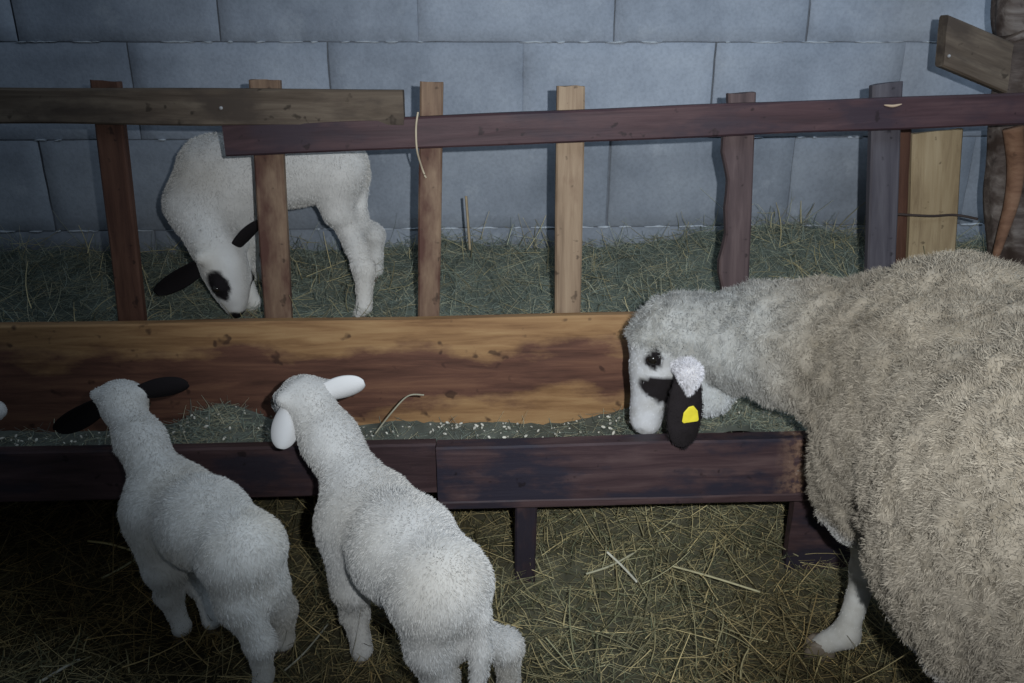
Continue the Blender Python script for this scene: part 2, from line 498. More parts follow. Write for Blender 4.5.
# ------------------------------------------------------------------ straw and hay
def ground(x, Y):       # litter in front of and under the manger
    h = .012+.02*noise.noise(Vector((x*5, Y*5, 0)))+.008*noise.noise(Vector((x*15, Y*15, 2)))
    h += .07*max(0, min(1, (Y-1.42)/.3))**1.2
    return h
def ground_back(x, Y):  # deep bed between the rack and the wall
    t = (Y-1.78)/(WY-1.78)
    h = .435+.15*t+.02*noise.noise(Vector((x*4, Y*6, 7)))+.012*noise.noise(Vector((x*14, Y*14, 3)))
    h += .06*math.exp(-((x-.80)/.28)**2)*t + .02*math.exp(-((x+.1)/.12)**2)*t
    return h
TY0, TY1 = 1.466, 1.73
def ground_tr(x, Y):
    h = .262+.008*noise.noise(Vector((x*9, Y*9, 5)))
    h += .100*math.exp(-((x-.52)/.17)**2) + .06*math.exp(-((x+.60)/.10)**2) + .008*math.exp(-((x+.22)/.1)**2)
    return h
def litter_tint(x, y, fn):     # litter colour: darker brown towards the left, paler towards the right, with noise
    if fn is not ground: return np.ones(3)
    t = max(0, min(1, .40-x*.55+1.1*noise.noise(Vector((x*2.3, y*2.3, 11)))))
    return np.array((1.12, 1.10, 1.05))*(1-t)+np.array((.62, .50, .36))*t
def bed(name, x0, x1, y0, y1, fn, h, col, mat, thick=.05):
    nx = int((x1-x0)/h); ny = int((y1-y0)/h); V = []; C = []
    for i in range(nx+1):
        for j in range(ny+1):
            x = x0+(x1-x0)*i/nx; y = y0+(y1-y0)*j/ny
            V.append((x, y, fn(x, y)+.006*noise.noise(Vector((x*60, y*60, 1)))))
            k = .8+.5*noise.noise(Vector((x*30, y*30, 4))); C.append([c*k*q for c, q in zip(col, litter_tint(x, y, fn))])
    m = ny+1
    Fc = [(i*m+j, (i+1)*m+j, (i+1)*m+j+1, i*m+j+1) for i in range(nx) for j in range(ny)]
    return V, Fc, C
def stalks(n, sampler, fn, lr, rr, cols, seed, lift=.03, tilt=.25, bend=.25, nseg=4, stand=0.0, ymax=None):
    rs = np.random.RandomState(seed); V = []; Fc = []; C = []
    for k in range(n):
        x, y = sampler(rs)
        L = rs.uniform(*lr)*(.5+rs.rand()); r = rs.uniform(*rr); a = rs.uniform(0, 2*math.pi)
        el = abs(rs.randn())*tilt
        if rs.rand() < stand: el = rs.uniform(.6, 1.3)
        d = Vector((math.cos(a)*math.cos(el), math.sin(a)*math.cos(el), math.sin(el)))
        bn = Vector(rs.randn(3)).normalized()*bend*rs.rand()*2
        z = fn(x, y)+rs.rand()*lift
        p = Vector((x, y, z))-d*L*(.5 if el < .5 else .1); b0 = len(V)
        c = np.array(cols[rs.randint(len(cols))])*rs.uniform(.5, 1.3)*litter_tint(x, y, fn)
        kink = rs.randint(1, nseg) if rs.rand() < .25 else -1
        for s in range(nseg+1):
            if s > 0:
                d = (d+bn/nseg).normalized()
                if s == kink: d = (d+Vector(rs.randn(3))*.45).normalized()
                p = p+d*L/nseg
                if ymax and p.y > ymax: p.y = ymax
            ref = Vector((0, 0, 1)) if abs(d.z) < .95 else Vector((1, 0, 0))
            e1 = d.cross(ref).normalized(); e2 = e1.cross(d)
            rk = r*(1-.5*s/nseg)
            for j in range(3):
                t = 2.094*j+.5; V.append(p+e1*math.cos(t)*rk*1.3+e2*math.sin(t)*rk*.8); C.append(c)
        for s in range(nseg):
            for j in range(3):
                q = b0+s*3; Fc.append((q+j, q+(j+1) % 3, q+3+(j+1) % 3, q+3+j))
    return V, Fc, C
def merge(*parts):
    V = []; Fc = []; C = []
    for v, f, c in parts:
        b = len(V); V += [tuple(p) for p in v]; Fc += [tuple(i+b for i in q) for q in f]; C += [tuple(p) for p in c]
    return V, np.array(Fc), np.array(C)
STRAW = [(.42, .36, .20), (.34, .30, .17), (.22, .20, .12), (.15, .15, .09), (.28, .27, .17), (.13, .15, .10), (.10, .09, .05)]
STRAW = [tuple(min(.75, k*1.45) for k in c) for c in STRAW]
HAYG = [(.34, .39, .31), (.25, .30, .25), (.42, .43, .31), (.17, .21, .18), (.52, .48, .33), (.29, .34, .30)]

def s_floor(rs):
    while True:
        x = rs.uniform(-1.5, 1.35); y = rs.uniform(.72, 1.95)
        if abs(x) < .75*y+.15: return x, y
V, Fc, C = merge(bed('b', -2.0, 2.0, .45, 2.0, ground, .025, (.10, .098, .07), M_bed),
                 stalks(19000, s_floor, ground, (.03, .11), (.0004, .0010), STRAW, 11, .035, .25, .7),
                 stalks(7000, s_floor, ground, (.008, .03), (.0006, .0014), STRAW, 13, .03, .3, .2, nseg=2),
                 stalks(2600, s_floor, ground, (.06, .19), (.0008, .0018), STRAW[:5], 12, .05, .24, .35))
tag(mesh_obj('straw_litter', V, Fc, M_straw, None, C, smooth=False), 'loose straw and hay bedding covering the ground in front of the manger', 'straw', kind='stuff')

def s_back(rs):
    return rs.uniform(-1.6, 1.7), 1.81+.36*rs.rand()**.8
V, Fc, C = merge(bed('b', -2.2, 2.2, 1.80, WY-.003, ground_back, .02, (.14, .165, .14), M_bed),
                 stalks(15000, s_back, ground_back, (.04, .09), (.0004, .0009), HAYG, 21, .03, .30, .7, ymax=WY-.004),
                 stalks(900, s_back, ground_back, (.05, .12), (.0007, .0014), STRAW[:3]+HAYG[2:3], 22, .05, .35, .4, stand=.25, ymax=WY-.004))
tag(mesh_obj('hay_bed', V, Fc, M_straw, None, C, smooth=False), 'deep bed of grey green hay between the slatted rack and the block wall', 'hay', kind='stuff')

def s_tr(rs):
    if rs.rand() < .45: return rs.normal(.52, .12), rs.uniform(TY0+.02, TY1-.02)
    if rs.rand() < .22: return rs.normal(-.60, .06), rs.uniform(TY0+.04, TY1-.02)
    return rs.uniform(-1.3, .95), rs.uniform(TY0+.02, TY1-.02)
V, Fc, C = merge(bed('b', -1.5, 1.0, TY0, TY1, ground_tr, .015, (.15, .165, .14), M_bed),
                 stalks(6500, s_tr, ground_tr, (.02, .055), (.0004, .0009), HAYG, 31, .012, .18, .6, stand=.02))
tag(mesh_obj('fodder_hay', V, Fc, M_straw, None, C, smooth=False), 'chopped hay lying in the bottom of the wooden feed trough', 'hay', kind='stuff')
# grain scattered in the trough and along the top of the back board
def grain(n, sampler, seed):
    rs = np.random.RandomState(seed); V = []; Fc = []; C = []
    for k in range(n):
        p = sampler(rs); r = rs.uniform(.0015, .0038); c = np.array((.62, .60, .52))*rs.uniform(.6, 1.2); b0 = len(V)
        ax = Vector(rs.randn(3)).normalized(); e1 = ax.orthogonal().normalized(); e2 = ax.cross(e1)
        for (s, rr) in ((-1.5, .25), (-.7, .9), (.7, .9), (1.5, .25)):
            for j in range(5):
                t = 2*math.pi*j/5; V.append(Vector(p)+ax*s*r+(e1*math.cos(t)+e2*math.sin(t))*r*rr); C.append(c)
        for s in range(3):
            for j in range(5):
                q = b0+s*5; Fc.append((q+j, q+(j+1) % 5, q+5+(j+1) % 5, q+5+j))
    return merge((V, Fc, C))
def g1(rs):
    x = rs.uniform(-1.2, .75); y = TY0+.03+(TY1-TY0-.05)*rs.rand()**.5
    return (x, y, ground_tr(x, y)+.006+.006*rs.rand())
V, Fc, C = grain(300, g1, 5)
tag(mesh_obj('feed_grain', V, Fc, M_straw, None, C), 'pale crushed grain sprinkled over the hay in the feed trough', 'grain', kind='stuff')

# ================================================================== MANGER AND RACK
W_orange = mat_wood('varnished_orange_board', (.10, .035, .012), (.24, .10, .028), (.38, .20, .055), .55, stain=(.085, .028, .016), stain_lo=.50, stain_hi=.66, seed=1.7)
W_dark = mat_wood('dark_purple_brown_wood', (.020, .012, .014), (.045, .026, .028), (.085, .052, .052), .55, stain=(.022, .018, .026), seed=4)
W_rail = mat_wood('dark_stained_rail', (.030, .015, .018), (.058, .030, .034), (.09, .05, .052), .6, stain=(.035, .022, .03), seed=7)
W_grey = mat_wood('weathered_grey_brown_wood', (.05, .035, .024), (.10, .075, .055), (.17, .135, .10), .8, stain=(.06, .045, .035), seed=9)
W_red = mat_wood('reddish_brown_slat', (.035, .014, .010), (.085, .038, .024), (.14, .07, .045), .65, seed=12)
W_tan = mat_wood('pale_tan_slat', (.13, .085, .055), (.25, .175, .115), (.35, .26, .175), .7, stain=(.12, .06, .035), stain_lo=.55, stain_hi=.75, seed=15)
W_tan2 = mat_wood('tan_to_brown_slat', (.10, .06, .04), (.20, .13, .085), (.31, .22, .145), .7, stain=(.085, .038, .028), stain_lo=.42, stain_hi=.6, seed=17)
W_plum = mat_wood('greyish_plum_slat', (.045, .030, .032), (.085, .058, .058), (.15, .11, .105), .7, seed=19)
W_ink = mat_wood('slate_violet_slat', (.035, .031, .040), (.066, .060, .070), (.10, .093, .105), .6, seed=22)
W_yel = mat_wood('raw_yellow_plank', (.20, .14, .08), (.32, .24, .14), (.42, .33, .21), .75, seed=25)
W_bark = mat_wood('rough_post_wood', (.03, .022, .020), (.10, .078, .068), (.24, .21, .19), .85, stain=(.04, .026, .02), stain_lo=.47, stain_hi=.6, scale=.8, seed=28)
W_split = mat_wood('split_orange_wood', (.10, .05, .03), (.19, .10, .06), (.27, .16, .10), .8, seed=30)

def mat_orange():
    m, nt, b = mat_new('varnish_worn_orange_board')
    tc = N(nt, 'ShaderNodeTexCoord')
    mp = N(nt, 'ShaderNodeMapping'); mp.inputs['Scale'].default_value = (2.5, 20, 26); nt.links.new(tc.outputs['Object'], mp.inputs[0])
    n1 = N(nt, 'ShaderNodeTexNoise', Scale=1.7, Detail=8.0, Roughness=.65, Distortion=.4); nt.links.new(mp.outputs[0], n1.inputs['Vector'])
    bare = ramp(nt, n1.outputs[0], [(.3, (.17, .085, .038)), (.5, (.30, .17, .078)), (.72, (.40, .25, .12))])
    varn = ramp(nt, n1.outputs[0], [(.3, (.050, .022, .018)), (.5, (.10, .042, .032)), (.72, (.17, .078, .050))])
    sp = N(nt, 'ShaderNodeSeparateXYZ'); nt.links.new(tc.outputs['Object'], sp.inputs[0])
    def mth(op, a, c):
        n = N(nt, 'ShaderNodeMath', operation=op)
        for i, v in enumerate((a, c)):
            if hasattr(v, 'is_output'): nt.links.new(v, n.inputs[i])
            else: n.inputs[i].default_value = v
        return n.outputs[0]
    # old varnish left in a band along the middle of the plank, worn off the upper edge and the right hand lower edge
    mp2 = N(nt, 'ShaderNodeMapping'); mp2.inputs['Scale'].default_value = (4, 10, 10); nt.links.new(tc.outputs['Object'], mp2.inputs[0])
    n2 = N(nt, 'ShaderNodeTexNoise', Scale=1.3, Detail=6.0, Roughness=.6); nt.links.new(mp2.outputs[0], n2.inputs['Vector'])
    z = mth('ADD', sp.outputs['Z'], mth('MULTIPLY', mth('SUBTRACT', n2.outputs[0], .5), .22))
    up = N(nt, 'ShaderNodeMapRange'); nt.links.new(z, up.inputs[0]); up.inputs[1].default_value = .055; up.inputs[2].default_value = .095; up.inputs[3].default_value = 1; up.inputs[4].default_value = 0
    lo = N(nt, 'ShaderNodeMapRange'); nt.links.new(mth('ADD', z, mth('MULTIPLY', mth('SUBTRACT', 1.62, sp.outputs['X']), .11)), lo.inputs[0]); lo.inputs[1].default_value = -.075; lo.inputs[2].default_value = -.035
    f = mth('MULTIPLY', up.outputs[0], lo.outputs[0])
    f = mth('MULTIPLY', f, .9)
    c = mix(nt, f, bare.outputs[0], varn.outputs[0])
    v = N(nt, 'ShaderNodeTexNoise', Scale=26.0, Detail=2.0); nt.links.new(tc.outputs['Object'], v.inputs['Vector'])
    fs = ramp(nt, v.outputs[0], [(.66, (0, 0, 0)), (.72, (.75, .75, .75))])
    c = mix(nt, fs.outputs[0], c, (.035, .016, .012))
    nt.links.new(c, b.inputs['Base Color']); b.inputs['Roughness'].default_value = .55; b.inputs['Specular IOR Level'].default_value = .3
    bump(nt, b, n1.outputs[0], .4, .002)
    return m
W_orange = mat_orange()
BY = 1.745       # back board plane
def mb(u0, v0, u1, v1, Y0, Y1): return atY(u0, v0, Y0), atY(u1, v1, Y1)
# manger: one thing
man = empty('feed_manger', (0, 1.6, 0)); tag(man, 'long low wooden feed manger with an orange back board and dark front boards', 'manger')
zt = atY(300, 320.5, BY).z
xr = 1.15
board('back_board', (-1.6, BY, zt-.15-.004), (xr, BY+.0, zt-.15+.012), (0, 0, 1), .30, .030, W_orange, man, .0012, 1)
FY = 1.455
zt2 = atY(300, 449, FY-.015).z; zb2 = atY(600, 503, FY-.015).z
xm = atY(437, 470, FY-.015).x; xe = atY(812, 470, FY).x
zl = atY(200, 497, FY).z
board('front_board', (-1.6, FY+.006, (zt2+zl)/2), (xm-.001, FY+.006, (zt2+zl)/2), (0, 0, 1), zt2-zl, .028, W_dark, man, .0012, 2)
W_dark2 = mat_wood('worn_dark_front_wood', (.026, .016, .020), (.055, .033, .036), (.105, .068, .066), .5, stain=(.024, .021, .032), stain_lo=.46, stain_hi=.56, seed=44)
def add_chips(m, x0, x1):
    nt = m.node_tree; b = nt.nodes['Principled BSDF']; src = b.inputs['Base Color'].links[0].from_socket
    tc = N(nt, 'ShaderNodeTexCoord'); sp = N(nt, 'ShaderNodeSeparateXYZ'); nt.links.new(tc.outputs['Object'], sp.inputs[0])
    mr = N(nt, 'ShaderNodeMapRange'); nt.links.new(sp.outputs['X'], mr.inputs[0]); mr.inputs[1].default_value = x0; mr.inputs[2].default_value = x1
    n = N(nt, 'ShaderNodeTexNoise', Scale=42.0, Detail=5.0, Roughness=.7); nt.links.new(tc.outputs['Object'], n.inputs['Vector'])
    mu = N(nt, 'ShaderNodeMath', operation='MULTIPLY'); nt.links.new(mr.outputs[0], mu.inputs[0])
    r = ramp(nt, n.outputs[0], [(.42, (0, 0, 0)), (.52, (1, 1, 1))]); nt.links.new(r.outputs[0], mu.inputs[1])
    r2 = ramp(nt, n.outputs[0], [(.45, (.13, .075, .05)), (.62, (.22, .14, .10)), (.68, (.42, .38, .33))])
    nt.links.new(mix(nt, mu.outputs[0], src, r2.outputs[0]), b.inputs['Base Color'])
add_chips(W_dark2, atY(768, 470, FY).x-xm, atY(795, 470, FY).x-xm)
fb = board('front_board', (xm+.001, FY-.006, (zt2+zb2)/2+.002), (xe+.15, FY-.006, (zt2+zb2)/2+.010), (0, 0, 1), zt2-zb2, .040, W_dark2, man, .0014, 3)
fb['label'] = 'thicker front board with worn violet grey paint'
# trough bottom, rim strip along the right board's lower edge, ends and legs
board('bottom_board', (-1.55, (FY+BY)/2, .243), (xe+.13, (FY+BY)/2, .243), (0, 1, 0), BY-FY-.06, .022, W_dark, man, .001, 4)
board('lower_batten', (xm-.05, FY-.022, zb2+.008), (xe, FY-.022, zb2+.012), (0, 0, 1), .018, .014, W_dark, man, .001, 6)
for (u, vv, Y) in ((525, 575, FY),):
    p = atY(u, 505, Y); board('leg', (p.x, Y+.006, 0.0), (p.x+.002, Y+.006, zb2+.02), (1, 0, 0), .046, .04, W_dark, man, .001, 8)
board('leg', (-1.3, FY+.006, 0), (-1.3, FY+.006, .24), (1, 0, 0), .046, .04, W_dark, man, .001, 9)
board('leg', (xe+.11, FY+.08, 0), (xe+.11, FY+.08, .24), (1, 0, 0), .046, .04, W_dark, man, .001, 10)
for x in (-1.3, -.3, .75):
    board('leg', (x, BY-.01, 0), (x, BY-.01, .24), (1, 0, 0), .046, .04, W_dark, man, .001, 11)
board('end_board', (xe+.14, FY+.02, .31), (xe+.14, BY-.02, .31), (0, 0, 1), .12, .022, W_dark, man, .001, 12)
# low dark plank standing behind the right end of the manger
lp0 = atY(786, 545, 1.475); lp1 = atY(875, 545, 1.475)
o = board('kick_plank', (lp0.x, 1.475, .110), (lp1.x+.12, 1.475, .110), (0, 0, 1), .18, .025, W_dark, None, .002, 14)
tag(o, 'short dark plank on edge under the right end of the manger beside the sheep', 'plank')

# rack slats
SY = 1.788; ST = .024
slat_spec = [  # top (u,v), bottom (u,v) of centre line, width px, material, label
    ((106, 81), (133, 318), 27, W_red, 'dark reddish brown upright slat nearest the left edge, leaning outward at its foot'),
    ((265, 80), (279, 318), 30, W_tan2, 'brown upright slat with pale top standing in front of the white lamb'),
    ((432, 82), (429, 318), 24, W_tan2, 'slat with tan top and darker foot'),
    ((570, 86), (567, 318), 28, W_tan, 'palest tan upright slat, cleanest of the rack'),
    ((741, 93), (734, 300), 29, W_plum, 'greyish plum upright slat with a wavy left edge behind the sheep\'s neck'),
    ((886, 83), (879, 280), 31, W_ink, 'dark slate grey upright slat beside the yellow plank'),
]
rack = empty('hay_rack', (0, SY, .4)); tag(rack, 'hay rack of six upright slats under two long horizontal rails against the block wall', 'rack')
for i, (tp, bt, wp, mt, lb) in enumerate(slat_spec):
    T = atY(tp[0], tp[1], SY); Bm = atY(bt[0], bt[1], SY)
    d = (Bm-T).normalized(); Bm = T+d*((T.z-.40)/max(.01, -d.z))
    zc = (T.y*math.cos(PITCH)+(CAM.z-T.z)*math.sin(PITCH)); wd = wp*zc/F
    ef = None
    if i == 4: ef = lambda t, s: (-.006*math.sin(t*13)-.004*math.sin(t*29)) if s > 0 else 0
    o = board('slat', Bm, T, (-1, 0, 0), wd*(1.0 if i != 0 else 1.05), ST, mt, rack, .0012, 20+i, edge_fn=ef)
    o['label'] = lb
RY = SY-ST/2-.018
# left rail (grey) and long rail (dark)
a = atY(0, 105.5, RY); b = atY(404, 107.5, RY); d = (b-a)
rl = board('rail', a-d*.28, b, (0, 0, 1), (a-atY(0, 124, RY)).z*2.0, .030, W_grey, rack, .0016, 30)
rl['label'] = 'weathered grey brown rail at left'
zA = (b.z)
a = atY(226, 140, RY); b = atY(1024, 108, RY); d = (b-a)
rr_ = board('rail', a, b+d*.12, (0, 0, 1), .066, .030, W_rail, rack, .0014, 31)
rr_['label'] = 'long dark purple brown rail'
# nail heads and pale scars
def nail(p, par):
    tube('nail', [Vector(p)+Vector((0, .012, 0)), Vector(p)+Vector((0, -.002, 0))], .0035, M_nail, par, 8)
nail(atY(221, 108, RY-.0165), rl)
W_scar = mat_wood('bare_chipped_wood', (.35, .25, .17), (.45, .34, .24), (.55, .43, .32), .8, seed=33)
def scar(u0, v0, u1, v1, Y, par, w=.006):
    tube('chipped_scar', [atY(u0, v0, Y), atY((u0+u1)/2, (v0+v1)/2+1.5, Y-.001), atY(u1, v1, Y)], w/2, W_scar, par, 8, rfn=lambda t, a: w/2*math.sin(math.pi*min(.97, max(.03, t)))**.7)
scar(884, 105, 902, 104, RY-.0155, rr_); 

# post at right (rough, slightly crooked trunk)
PY = 1.90
pb = atY(1012, 300, PY); pts = []
def post_r(t, a): return .056*(1+.10*math.sin(3*a+t*4)+.07*noise.noise(Vector((math.cos(a)*2, math.sin(a)*2, t*9)))*2+.05*math.sin(9*a+t*11))
pt = empty('timber_post', (pb.x, PY, 0)); tag(pt, 'rough crooked timber post with dark bark at the right end of the rack', 'post')
P0 = [(1030, 360), (1019, 270), (1012, 190), (1016, 120), (1024, 50), (1022, -20)]
cl = [atY(u, v, PY) for u, v in P0]
cl = [Vector((cl[0].x, PY, 0))]+cl+[cl[-1]+Vector((0, 0, .5))]
tube('trunk', cl, .05, W_bark, pt, 36, rfn=post_r, seg=14)
# bare split strip on the post face
st = [atY(u, v, PY-.052) for u, v in ((1013, 128), (1016, 165), (1012, 200), (1003, 232), (994, 262))]
tube('split_strip', st, .01, W_split, pt, 10, rfn=lambda t, a: .003+.019*max(0, 1-t)**.5)
# slanting board end nailed to the post
A = atY(941, 42, 1.83); B = atY(1006, 68, 1.845)
o = board('stub_board', A, B, (0, 0, 1), .098, .030, W_grey, pt, .002, 35, shear=-.42)
o['label'] = 'sawn off board end jutting from the post'
for (u, v) in ((949, 56),): 
    tube('nail', [atY(u, v, 1.83), atY(u, v, 1.813)], .0035, M_nail, pt, 8)
# dark upright strip against post
a = atY(999, -10, 1.95); b = atY(996, 300, 1.95)
o = board('edge_strip', Vector((b.x, 1.93, .4)), Vector((a.x, 1.93, 1.35)), (1, 0, 0), .030, .02, W_bark, pt, .002, 36)
# yellow plank and red-brown plank leaning against the wall
T = atY(937, 131, 2.00); Bm = atY(930, 262, 1.985)
d = (Bm-T).normalized(); Bm = T+d*((T.z-.42)/(-d.z))
o = board('upright_plank', Bm, T, (-1, .05, 0), .122, .022, W_yel, None, .0015, 37); tag(o, 'raw yellow wide upright plank standing under the dark rail next to the post', 'plank')
T = atY(902, 118, 2.02); Bm = atY(900, 262, 2.02); d = (Bm-T).normalized(); Bm = T+d*((T.z-.42)/(-d.z))
o = board('upright_plank', Bm, T, (-1, .05, 0), .036, .03, W_red, None, .0015, 38); tag(o, 'narrow red brown upright batten between the slate grey slat and the yellow plank', 'plank')
tag(tube('wire', [atY(894, 214, 1.965), atY(930, 216, 1.96), atY(955, 215, 1.962), atY(978, 219, 1.93)], .0032, M_wire, None, 8), 'dark rusty wire running across the yellow plank to the post', 'wire')

# a few distinct stalks
def stalk_thing(pts, r, color, label):
    m = mat_plain('stalk_straw', color, .7)
    tag(tube('straw_stalk', pts, r, m, None, 6), label, 'straw')
stalk_thing([atY(418, 112, RY-.0175), atY(416, 128, RY-.019), atY(417, 150, RY-.019), atY(422, 168, SY-.016), atY(426, 178, SY-.016)], .0022, (.50, .42, .30), 'pale straw strand hooked over the dark rail at the tan topped slat')
def zfl(u, v, dz=.03):
    z = .03
    for _ in range(3):
        p = atZ(u, v, z); z = ground(p.x, p.y)+dz
    return atZ(u, v, z)
stalk_thing([zfl(607, 552, .05), zfl(622, 566, .045), zfl(637, 582, .05)], .0028, (.66, .64, .52), 'short bright straw in the middle of the floor litter right of the manger leg')
stalk_thing([zfl(672, 566, .05), zfl(712, 577, .055), zfl(760, 592, .04)], .0024, (.50, .46, .28), 'long golden straw slanting across the litter below the manger near the large sheep')
stalk_thing([zfl(586, 574, .05), zfl(610, 566, .05), zfl(634, 553, .045)], .0024, (.46, .44, .30), 'straw crossing the short bright one on the floor litter')
stalk_thing([zfl(42, 681, .02), zfl(60, 670, .02), zfl(80, 659, .02)], .0028, (.50, .48, .40), 'pale straw lying in the bottom left corner')
stalk_thing([zfl(88, 541, .02), zfl(110, 544, .03), zfl(133, 551, .02)], .0026, (.46, .38, .17), 'golden straw lying left of the black eared lamb')
stalk_thing([zfl(102, 578, .02), zfl(118, 570, .03), zfl(136, 559, .02)], .0022, (.46, .42, .24), 'thin straw meeting the golden one left of the black eared lamb')
stalk_thing([zfl(283, 672, .03), zfl(305, 652, .04), zfl(328, 624, .03)], .0018, (.40, .40, .32), 'long thin straw between the two lambs in front')
stalk_thing([atY(375, 434, 1.60), atY(392, 412, 1.60), atY(408, 396, 1.60), atY(424, 395, 1.59)], .0018, (.42, .40, .30), 'curved dry stem sticking up from the trough beside the white eared lamb')
stalk_thing([atY(470, 250, 1.95), atY(468, 222, 1.95), atY(466, 196, 1.96)], .0032, (.34, .27, .17), 'thick upright stem standing in the hay right of the tan topped slat')

# ================================================================== LAMBS
UP = np.array((0, 0, 1.0))
BLACK = np.array((.012, .010, .011))
def patchcol(V, base, patches):
    C = np.tile(np.array(base, float), (len(V), 1))
    k = vnoise(V, 14, 3)[:, None]*.6+vnoise(V, 45, 5)[:, None]*.4
    C *= .86+.22*k
    k2 = np.clip((vnoise(V, 11, 21)-.45)*2.2, 0, 1)[:, None]*.45
    C = C*(1-k2)+C*np.array((.90, .84, .74))*k2
    for (c, r, col, soft, _x, R) in patches:
        q = V-np3(c)
        if R is not None: q = q@R
        d = np.linalg.norm(q/np.array(r), axis=1)+(vnoise(V, 90, 9)-.5)*.25
        m = np.clip((1-d)/soft+.5, 0, 1)[:, None]
        C = C*(1-m)+np.array(col)*m
    return C
def head_frame(face, up=(0, 0, 1)):
    f = unit(face); s = np.cross(f, np3(up)); s /= np.linalg.norm(s); u = np.cross(s, f)
    return f, s, u, np.stack([f, s, u], 1)
def build_lamb(label, fz, pel, mid, che, neck, skull, face, hs, front, hind, ears, earcol, tail, patches=(), seed=1, sz=1.0,
               base=(.62, .615, .60), headup=(0, 0, 1), group=None, rt=(.080, .086, .072), rn=None, hockdir=None, earw=.042, muz=1.0):
    pel, mid, che, skull = map(np3, (pel, mid, che, skull))
    ax = che-pel; ax[2] = 0; ax /= np.linalg.norm(ax); sd = np.cross(ax, UP)
    f, s, u, R = head_frame(face, headup)
    allp = np.array([pel, mid, che, skull, skull+f*.13*hs]+[np3(p) for p in neck]+[np3(p) for p in front+hind]+[np3(p) for p in tail])
    lo = allp.min(0)-.12; hi = allp.max(0)+.12; lo[2] = fz-.02
    S = SDF(lo, hi, .0062)
    S.cone(pel, mid, rt[0], rt[1], .03); S.cone(mid, che, rt[1], rt[2], .04)
    S.ell(mid-UP*.012, (rt[1]*1.04,)*2+(rt[1]*1.04,), None, .05)
    S.ell(che-UP*.02, (rt[2], rt[2], rt[2]*1.2), None, .04)
    hooves = []
    for sgn, ft in zip((-1, 1), front):
        ft = np3(ft); sh = che+sd*sgn*.040*sz-UP*.02*sz; hgt = sh[2]-ft[2]
        el = sh*.62+ft*.38+sd*sgn*.006-ax*.014*sz; kn = sh*.36+ft*.64+ax*.010*sz; fe = ft+UP*.038*sz-ax*.008*sz
        S.cone(sh, el, .052*sz, .038*sz, .055); S.cone(el, kn, .034*sz, .023*sz, .02); S.cone(kn, fe, .023*sz, .018*sz, .012)
        S.ell(kn, (.025*sz,)*3, None, .012)
        S.cone(fe, ft+UP*.018+ax*.006, .019*sz, .015*sz, .01); hooves.append(ft)
    for sgn, ft in zip((-1, 1), hind):
        ft = np3(ft); hip = pel+sd*sgn*.028*sz-UP*.02*sz
        stf = pel+sd*sgn*(.027 if sgn < 0 else .036)*sz-ax*.006*sz-UP*.105*sz
        hk = ft+UP*.135*sz-ax*.022*sz+(hip-ft)*np.array((.15, .15, 0)); fe = ft+UP*.040*sz-ax*.010*sz
        S.cone(hip, stf, .054*sz, .035*sz, .03); S.cone(stf, hk, .035*sz, .026*sz, .025); S.cone(hk, fe, .025*sz, .019*sz, .014)
        S.ell(hk, (.027*sz,)*3, None, .012)
        S.cone(fe, ft+UP*.018+ax*.006, .020*sz, .016*sz, .01); hooves.append(ft)
    rn = rn or (.062, .052, .046)
    nk = [np3(p) for p in neck]
    for i in range(len(nk)-1):
        S.cone(nk[i], nk[i+1], rn[min(i, 2)], rn[min(i+1, 2)], .035)
    # head
    S.ell(skull, (.052*hs, .041*hs, .043*hs), R, .022)
    S.ell(skull+f*.030*hs-u*.010*hs, (.050*hs, .034*hs, .036*hs), R, .018)
    S.cone(skull+f*.045*hs-u*.008*hs, skull+f*.105*hs*muz-u*.016*hs, .027*hs, .019*hs, .016)
    S.ell(skull+f*.055*hs-u*.028*hs, (.045*hs, .020*hs, .013*hs), R, .012)       # jaw
    for sg in (-1, 1):
        S.cone(skull-f*.012*hs+u*.012*hs, skull-f*.016*hs+s*sg*.042*hs+u*.014*hs, .020*hs, .012*hs, .016)   # root of the ear
        S.ell(skull+f*.036*hs+s*sg*.030*hs+u*.008*hs, (.014*hs, .009*hs, .010*hs), R, .010)   # brow
        S.ell(skull+f*.118*hs*muz+s*sg*.007*hs-u*.016*hs, (.006*hs, .006*hs, .006*hs), R, .006)   # nostril wings
    for i in range(len(tail)-1):
        S.cone(tail[i], tail[i+1], .020*sz if i == 0 else .017*sz, .014*sz, .014)
    V, Fq = S.mesh(); V = relax(V, Fq, 2); Nn = vnormals(V, Fq)
    V = V+Nn*((vnoise(V, 60, seed)-.5)*.0022)[:, None]
    root = empty('lamb', ((pel+che)/2*np.array((1, 1, 0))+np.array((0, 0, fz))))
    tag(root, label, 'lamb', group)
    C = patchcol(V, base, [(skull+f*p[0]*hs+s*p[1]*hs+u*p[2]*hs, tuple(x*hs for x in p[3]), p[4], p[5], None, R) for p in patches])
    mesh_obj('body', V, Fq, M_fleece, root, C)
    hd = np.linalg.norm(V-(skull+f*.05*hs), axis=1)
    lf = np.clip((hd-.06*hs)/.06, .32, 1.0)
    lowleg = np.clip((V[:, 2]-fz)/.12, .35, 1); lf = lf*lowleg
    hairs('fleece', V, Fq, Nn, C, 80000, .0060, .00045, M_fleece, root, (0, 0, -.8), .30, lf, seed, .02, lie=.42)
    for h in hooves: hoof_mesh('hoof', h, ax, .014*sz, .026*sz, M_hoof, root)
    for (b_, t_, wd) in ears:
        e, (ev, ef, en, ec) = ear_mesh('ear', b_, t_, wd, earw*sz, M_fleece, root, earcol, .35, .0045)
        if earcol[0] < .1: e['label'] = 'black ear'
    for sg in (-1, 1):
        ball('eye', skull+f*.040*hs+s*sg*.0335*hs+u*.004*hs, .0085*hs, M_eye, root)
    return root

